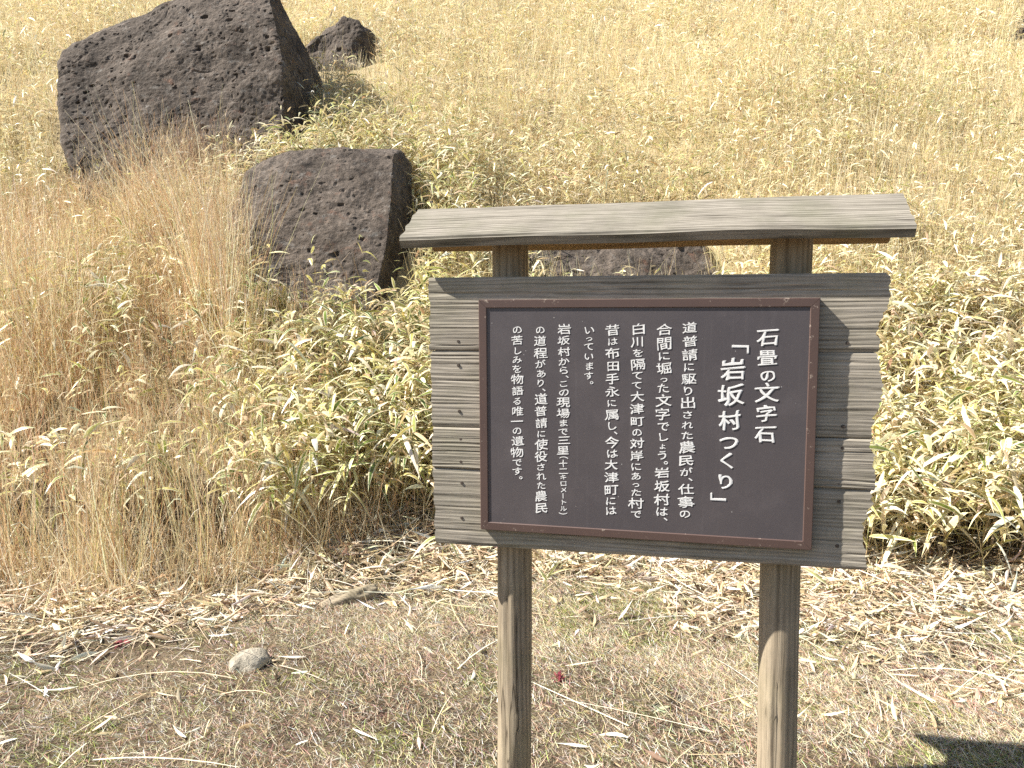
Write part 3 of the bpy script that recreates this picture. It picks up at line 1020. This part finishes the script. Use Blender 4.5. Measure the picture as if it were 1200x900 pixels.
# scattered curved thin culms leaning out over the bare soil
x, y = scatter(-3.6, 2.4, 3.9, 4.9, 26)
stalks(B, x, y, .25, .60, .0036, pal(len(x), STL, [3, 2, 2, 3, .5, .2]), .5, .45, (0, -.25), 5)
o = B.build('tall_dry_grass', M['straw'])
tag(o, 'tall tan dry grass standing thick along the left bank', 'dry grass', kind='stuff')

# ---- fallen leaves and broken stems
B = Blades()
LP = [(.80, .72, .56), (.70, .58, .40), (.58, .45, .28), (.44, .32, .19), (.86, .81, .70), (.30, .21, .13)]
def litter_d(x, y):
    t = y - foot(x)
    band = np.exp(-((t + .20) / .46) ** 2)
    right = np.clip((x - .55) / .6, 0, 1) * np.exp(-((t + .50) / .75) ** 2)
    n = fbm(x, y, 2.4, 51)
    stray = .020 * (n > .42)
    dark = np.exp(-((x + 1.85) / .8) ** 2 - ((y - 3.46) / .25) ** 2)
    return np.clip((np.maximum(band, right)) * np.clip(3.2 * (n - .22), .08, 1.2) * (1 - .75 * dark) + stray, 0, 1)
x, y = scatter(-4.2, 4.2, 2.0, 5.9, 2300, litter_d)
n = len(x)
a = rng.uniform(0, 2 * np.pi, n)
el = rng.normal(.06, .28, n)
L = rng.uniform(.05, .19, n) ; W = np.minimum(L * rng.uniform(.05, .14, n), .015) * np.where(rng.random(n) < .3, 1.6, 1.05)
p = np.stack([x, y, H(x, y) + .006 + np.abs(rng.normal(0, .038, n)) * litter_d(x, y)], 1)
POINTY = np.array([.25, .85, 1.0, .70, .30, .02])
L = L * np.where(y < foot(x) - .75, .6, 1.0)
B.add(p, np.stack([np.cos(a), np.sin(a), el], 1), L, W, rng.uniform(-.25, .4, n), pal(n, LP, [2.6, 3, 2.6, 1.6, 1.0, .7], .16), 5, True, POINTY, rng.normal(0, .8, n), .7, .30)
x, y = scatter(-4.2, 4.2, 2.0, 5.9, 1100, litter_d)
n = len(x); a = rng.uniform(0, 2 * np.pi, n)
p = np.stack([x, y, H(x, y) + .008 + np.abs(rng.normal(0, .025, n)) * litter_d(x, y)], 1)
B.add(p, np.stack([np.cos(a), np.sin(a), rng.normal(.05, .12, n)], 1), rng.uniform(.06, .30, n), rng.uniform(.0018, .0045, n), rng.uniform(-.05, .2, n), pal(n, LP, [3, 3, 2, 1, 1, .3], .12), 3, False, np.array([1, 1, .9, .6]))
# long broken stems tangled over it
x, y = scatter(-4.2, 4.2, 2.4, 5.4, 210, litter_d)
n = len(x); a = rng.normal(-.6, .75, n) + np.pi * (rng.random(n) < .5)
p = np.stack([x, y, H(x, y) + .01 + np.abs(rng.normal(0, .04, n)) * litter_d(x, y)], 1)
B.add(p, np.stack([np.cos(a), np.sin(a), rng.normal(.10, .12, n)], 1), rng.uniform(.22, .60, n), rng.uniform(.0025, .0045, n), rng.uniform(.0, .3, n), pal(n, LP, [3, 3, 2, .6, 1, .1], .12), 5, False, np.array([1, 1, .95, .9, .8, .5]), rng.uniform(0, 3, n), .25, .18)
# a few broad bleached leaves and chips
x, y = scatter(-3.4, 3.2, 2.5, 4.6, 5)
n = len(x); a = rng.normal(0, .7, n) + np.pi * (rng.random(n) < .5)
p = np.stack([x, y, H(x, y) + .012], 1)
B.add(p, np.stack([np.cos(a), np.sin(a), rng.normal(.08, .1, n)], 1), rng.uniform(.09, .16, n), rng.uniform(.010, .017, n), rng.uniform(0, .3, n), pal(n, LP, [3, 1, .5, .2, 4, 0], .08), 5, True, POINTY, rng.normal(0, .5, n), .6, .25)
o = B.build('leaf_litter', M['litter'])
tag(o, 'bleached fallen bamboo leaves and broken stems strewn along the foot of the bank', 'litter', kind='stuff')

# ---- short turf
B = Blades()
TP = [(.72, .59, .41), (.60, .46, .31), (.28, .32, .08), (.44, .47, .16), (.52, .31, .25), (.82, .74, .58), (.30, .21, .14)]
def turf_d(x, y):
    bare = np.clip((fbm(x, y, 1.3, 61) - .40) * 5, 0.40, 1)
    dark = np.exp(-((x + 1.75) / .85) ** 2 - ((y - 3.46) / .28) ** 2)
    return bare * (1 - .93 * dark) * np.clip((foot(x) - .15 - y) / .4, 0, 1)
x, y = scatter(-3.6, 4.0, 1.6, 4.8, 60000, turf_d)
n = len(x)
gr = np.clip((fbm(x, y, 2.6, 63) - .56) * 12, 0, 1)[:, None]; rd = np.clip((fbm(x, y, 3.2, 65) - .52) * 7, 0, 1)[:, None]
w = np.array([[4.5, 3, .35, .5, .4, 3.4, .8]]) + gr * np.array([[0, 0, 3.0, 3.2, 0, 0, 0]]) + rd * np.array([[0, 2, 0, 0, 2.0, 0, .5]])
p = np.stack([x, y, H(x, y) - .002], 1)
a = rng.uniform(0, 2 * np.pi, n); el = rng.uniform(.0, .9, n) ** 1.3
B.add(p, np.stack([np.cos(a), np.sin(a), el], 1), rng.uniform(.012, .060, n), rng.uniform(.0014, .0032, n), rng.uniform(0, .3, n), pal(n, TP, w, .30), 1, False, np.array([1, .25]), rng.uniform(0, 1.5, n))
o = B.build('short_turf', M['turf'])
tag(o, 'short brown, green and reddish turf in front of the bank', 'turf', kind='stuff')

# ------------------------------------------------------------------ single plants and debris one can point to
def shoot(loc, leaves, label, group=None):
    root = empty('bamboo_grass_shoot', loc)
    tag(root, label, 'plant', group)
    h = max(l[0] for l in leaves)
    B = Blades()
    B.add(np.array([[0, 0, -.03]]), np.array([[.05, 0, 1.0]]), np.array([h + .03]), np.array([.006]), np.array([0.0]), np.array([[.40, .40, .14, 0]]), 3, False, np.array([1, 1, .9, .7]))
    B.build('stem', M['sasa'], root)
    for (z, az, el, L, W, dr, c) in leaves:
        B = Blades()
        B.add(np.array([[.05 * z, 0, z]]), np.array([[math.cos(az) * math.cos(el), math.sin(az) * math.cos(el), math.sin(el)]]), np.array([L]), np.array([W]), np.array([dr]), np.array([[*c, .9]]), 8, True, None, np.array([.3]), .5)
        B.build('leaf', M['sasa'], root)


G1, G2 = (.33, .36, .12), (.45, .45, .18)
shoot(on_ground(516, 672), [(.21, -2.2, .5, .22, .030, .95, G1), (.20, -.9, .5, .20, .026, 1.0, G2), (.18, 2.9, .2, .14, .020, .8, (.6, .52, .3))],
      'bent yellow green shoot drooping over litter left of the sign posts')
shoot(on_ground(640, 700), [(.10, -.3, 1.1, .16, .022, .25, G1), (.11, .2, .5, .17, .022, .30, G2), (.09, 2.6, .9, .13, .018, .3, G1)],
      'small upright green shoot just right of the left post')
shoot(on_ground(968, 705), [(.09, 2.6, .7, .17, .036, .3, G2), (.08, -.4, .5, .15, .030, .45, (.66, .55, .30)), (.06, -1.2, .6, .11, .022, .5, G1)],
      'low yellowing broad leaved shoot right of the right post')

# curled bark on the litter
bl = on_ground(408, 705)
bm = bmesh.new()
nu, nv = 26, 18
def bark(i, j, inner):
    s = i / nu - .5; a = math.pi * (.02 + .96 * j / nv)
    r = (.050 + .012 * mn.noise(Vector((s * 4, j * .3, 2)))) * (1 - 1.1 * s * s) - (.012 if inner else 0)
    r += .005 * mn.noise(Vector((s * 22, a * 4, 1)))
    return Vector((s * .30, r * math.cos(a) * .95, r * math.sin(a) - .012 + .03 * s))
Ov = [[bm.verts.new(bark(i, j, False)) for j in range(nv + 1)] for i in range(nu + 1)]
Iv = [[bm.verts.new(bark(i, j, True)) for j in range(nv + 1)] for i in range(nu + 1)]
for i in range(nu):
    for j in range(nv):
        bm.faces.new((Ov[i][j], Ov[i + 1][j], Ov[i + 1][j + 1], Ov[i][j + 1]))
        bm.faces.new((Iv[i][j], Iv[i][j + 1], Iv[i + 1][j + 1], Iv[i + 1][j]))
    for j in (0, nv): bm.faces.new((Ov[i][j], Ov[i + 1][j], Iv[i + 1][j], Iv[i][j]))
for j in range(nv):
    for i in (0, nu): bm.faces.new((Ov[i][j], Ov[i][j + 1], Iv[i][j + 1], Iv[i][j]))
bmesh.ops.recalc_face_normals(bm, faces=bm.faces)
ob = from_bm('bark_piece', bm, M['post'], None, True)
ob.location = bl + Vector((0, 0, .015)); ob.rotation_euler = (R(28), R(-6), R(28))
tag(ob, 'curled grey brown bark piece, hollow below, lying in the litter', 'bark')

# dry twiggy tuft growing before the largest boulder
tl = Vector(at(232, 176, 9.0))
tl.z = float(H(tl.x, tl.y))
root = B = Blades()
n = 520
a = rng.uniform(0, 2 * np.pi, n); sp_ = np.abs(rng.normal(0, .5, n))
B.add(np.stack([rng.normal(0, .10, n), rng.normal(0, .06, n), np.zeros(n)], 1), np.stack([np.cos(a) * sp_, np.sin(a) * sp_ * .6, np.ones(n)], 1),
      rng.uniform(.45, 1.0, n), rng.uniform(.004, .007, n), rng.uniform(0, .25, n), pal(n, [(.30, .20, .14), (.38, .27, .18), (.26, .17, .12)], [3, 2, 2]), 3, False, np.array([1, .7, .5, .25]), rng.uniform(0, 3, n))
ob = B.build('dry_shrub', M['straw'])
ob.location = tl
tag(ob, 'brown twiggy dry tuft growing against the face of the largest boulder', 'shrub')


def sprig(loc, label):
    B = Blades(); n = 34
    a = rng.uniform(0, 2 * np.pi, n)
    B.add(np.stack([rng.normal(0, .012, n), rng.normal(0, .012, n), rng.uniform(0, .02, n)], 1), np.stack([np.cos(a), np.sin(a), rng.uniform(.1, 1.2, n)], 1),
          rng.uniform(.018, .036, n), rng.uniform(.006, .012, n), rng.uniform(.1, .6, n), pal(n, [(.26, .05, .07), (.34, .09, .10), (.20, .05, .06)], [2, 2, 1], .15), 3, True, None, rng.normal(0, .4, n))
    o = B.build('red_sprig', M['turf'])
    o.location = loc
    tag(o, label, 'plant')


sprig(on_ground(655, 797), 'tiny crimson leaved sprig in the turf, right of the left post')
sprig(on_ground(142, 757), 'tiny crimson leaved sprig on the dark soil at far left, beyond the stone')
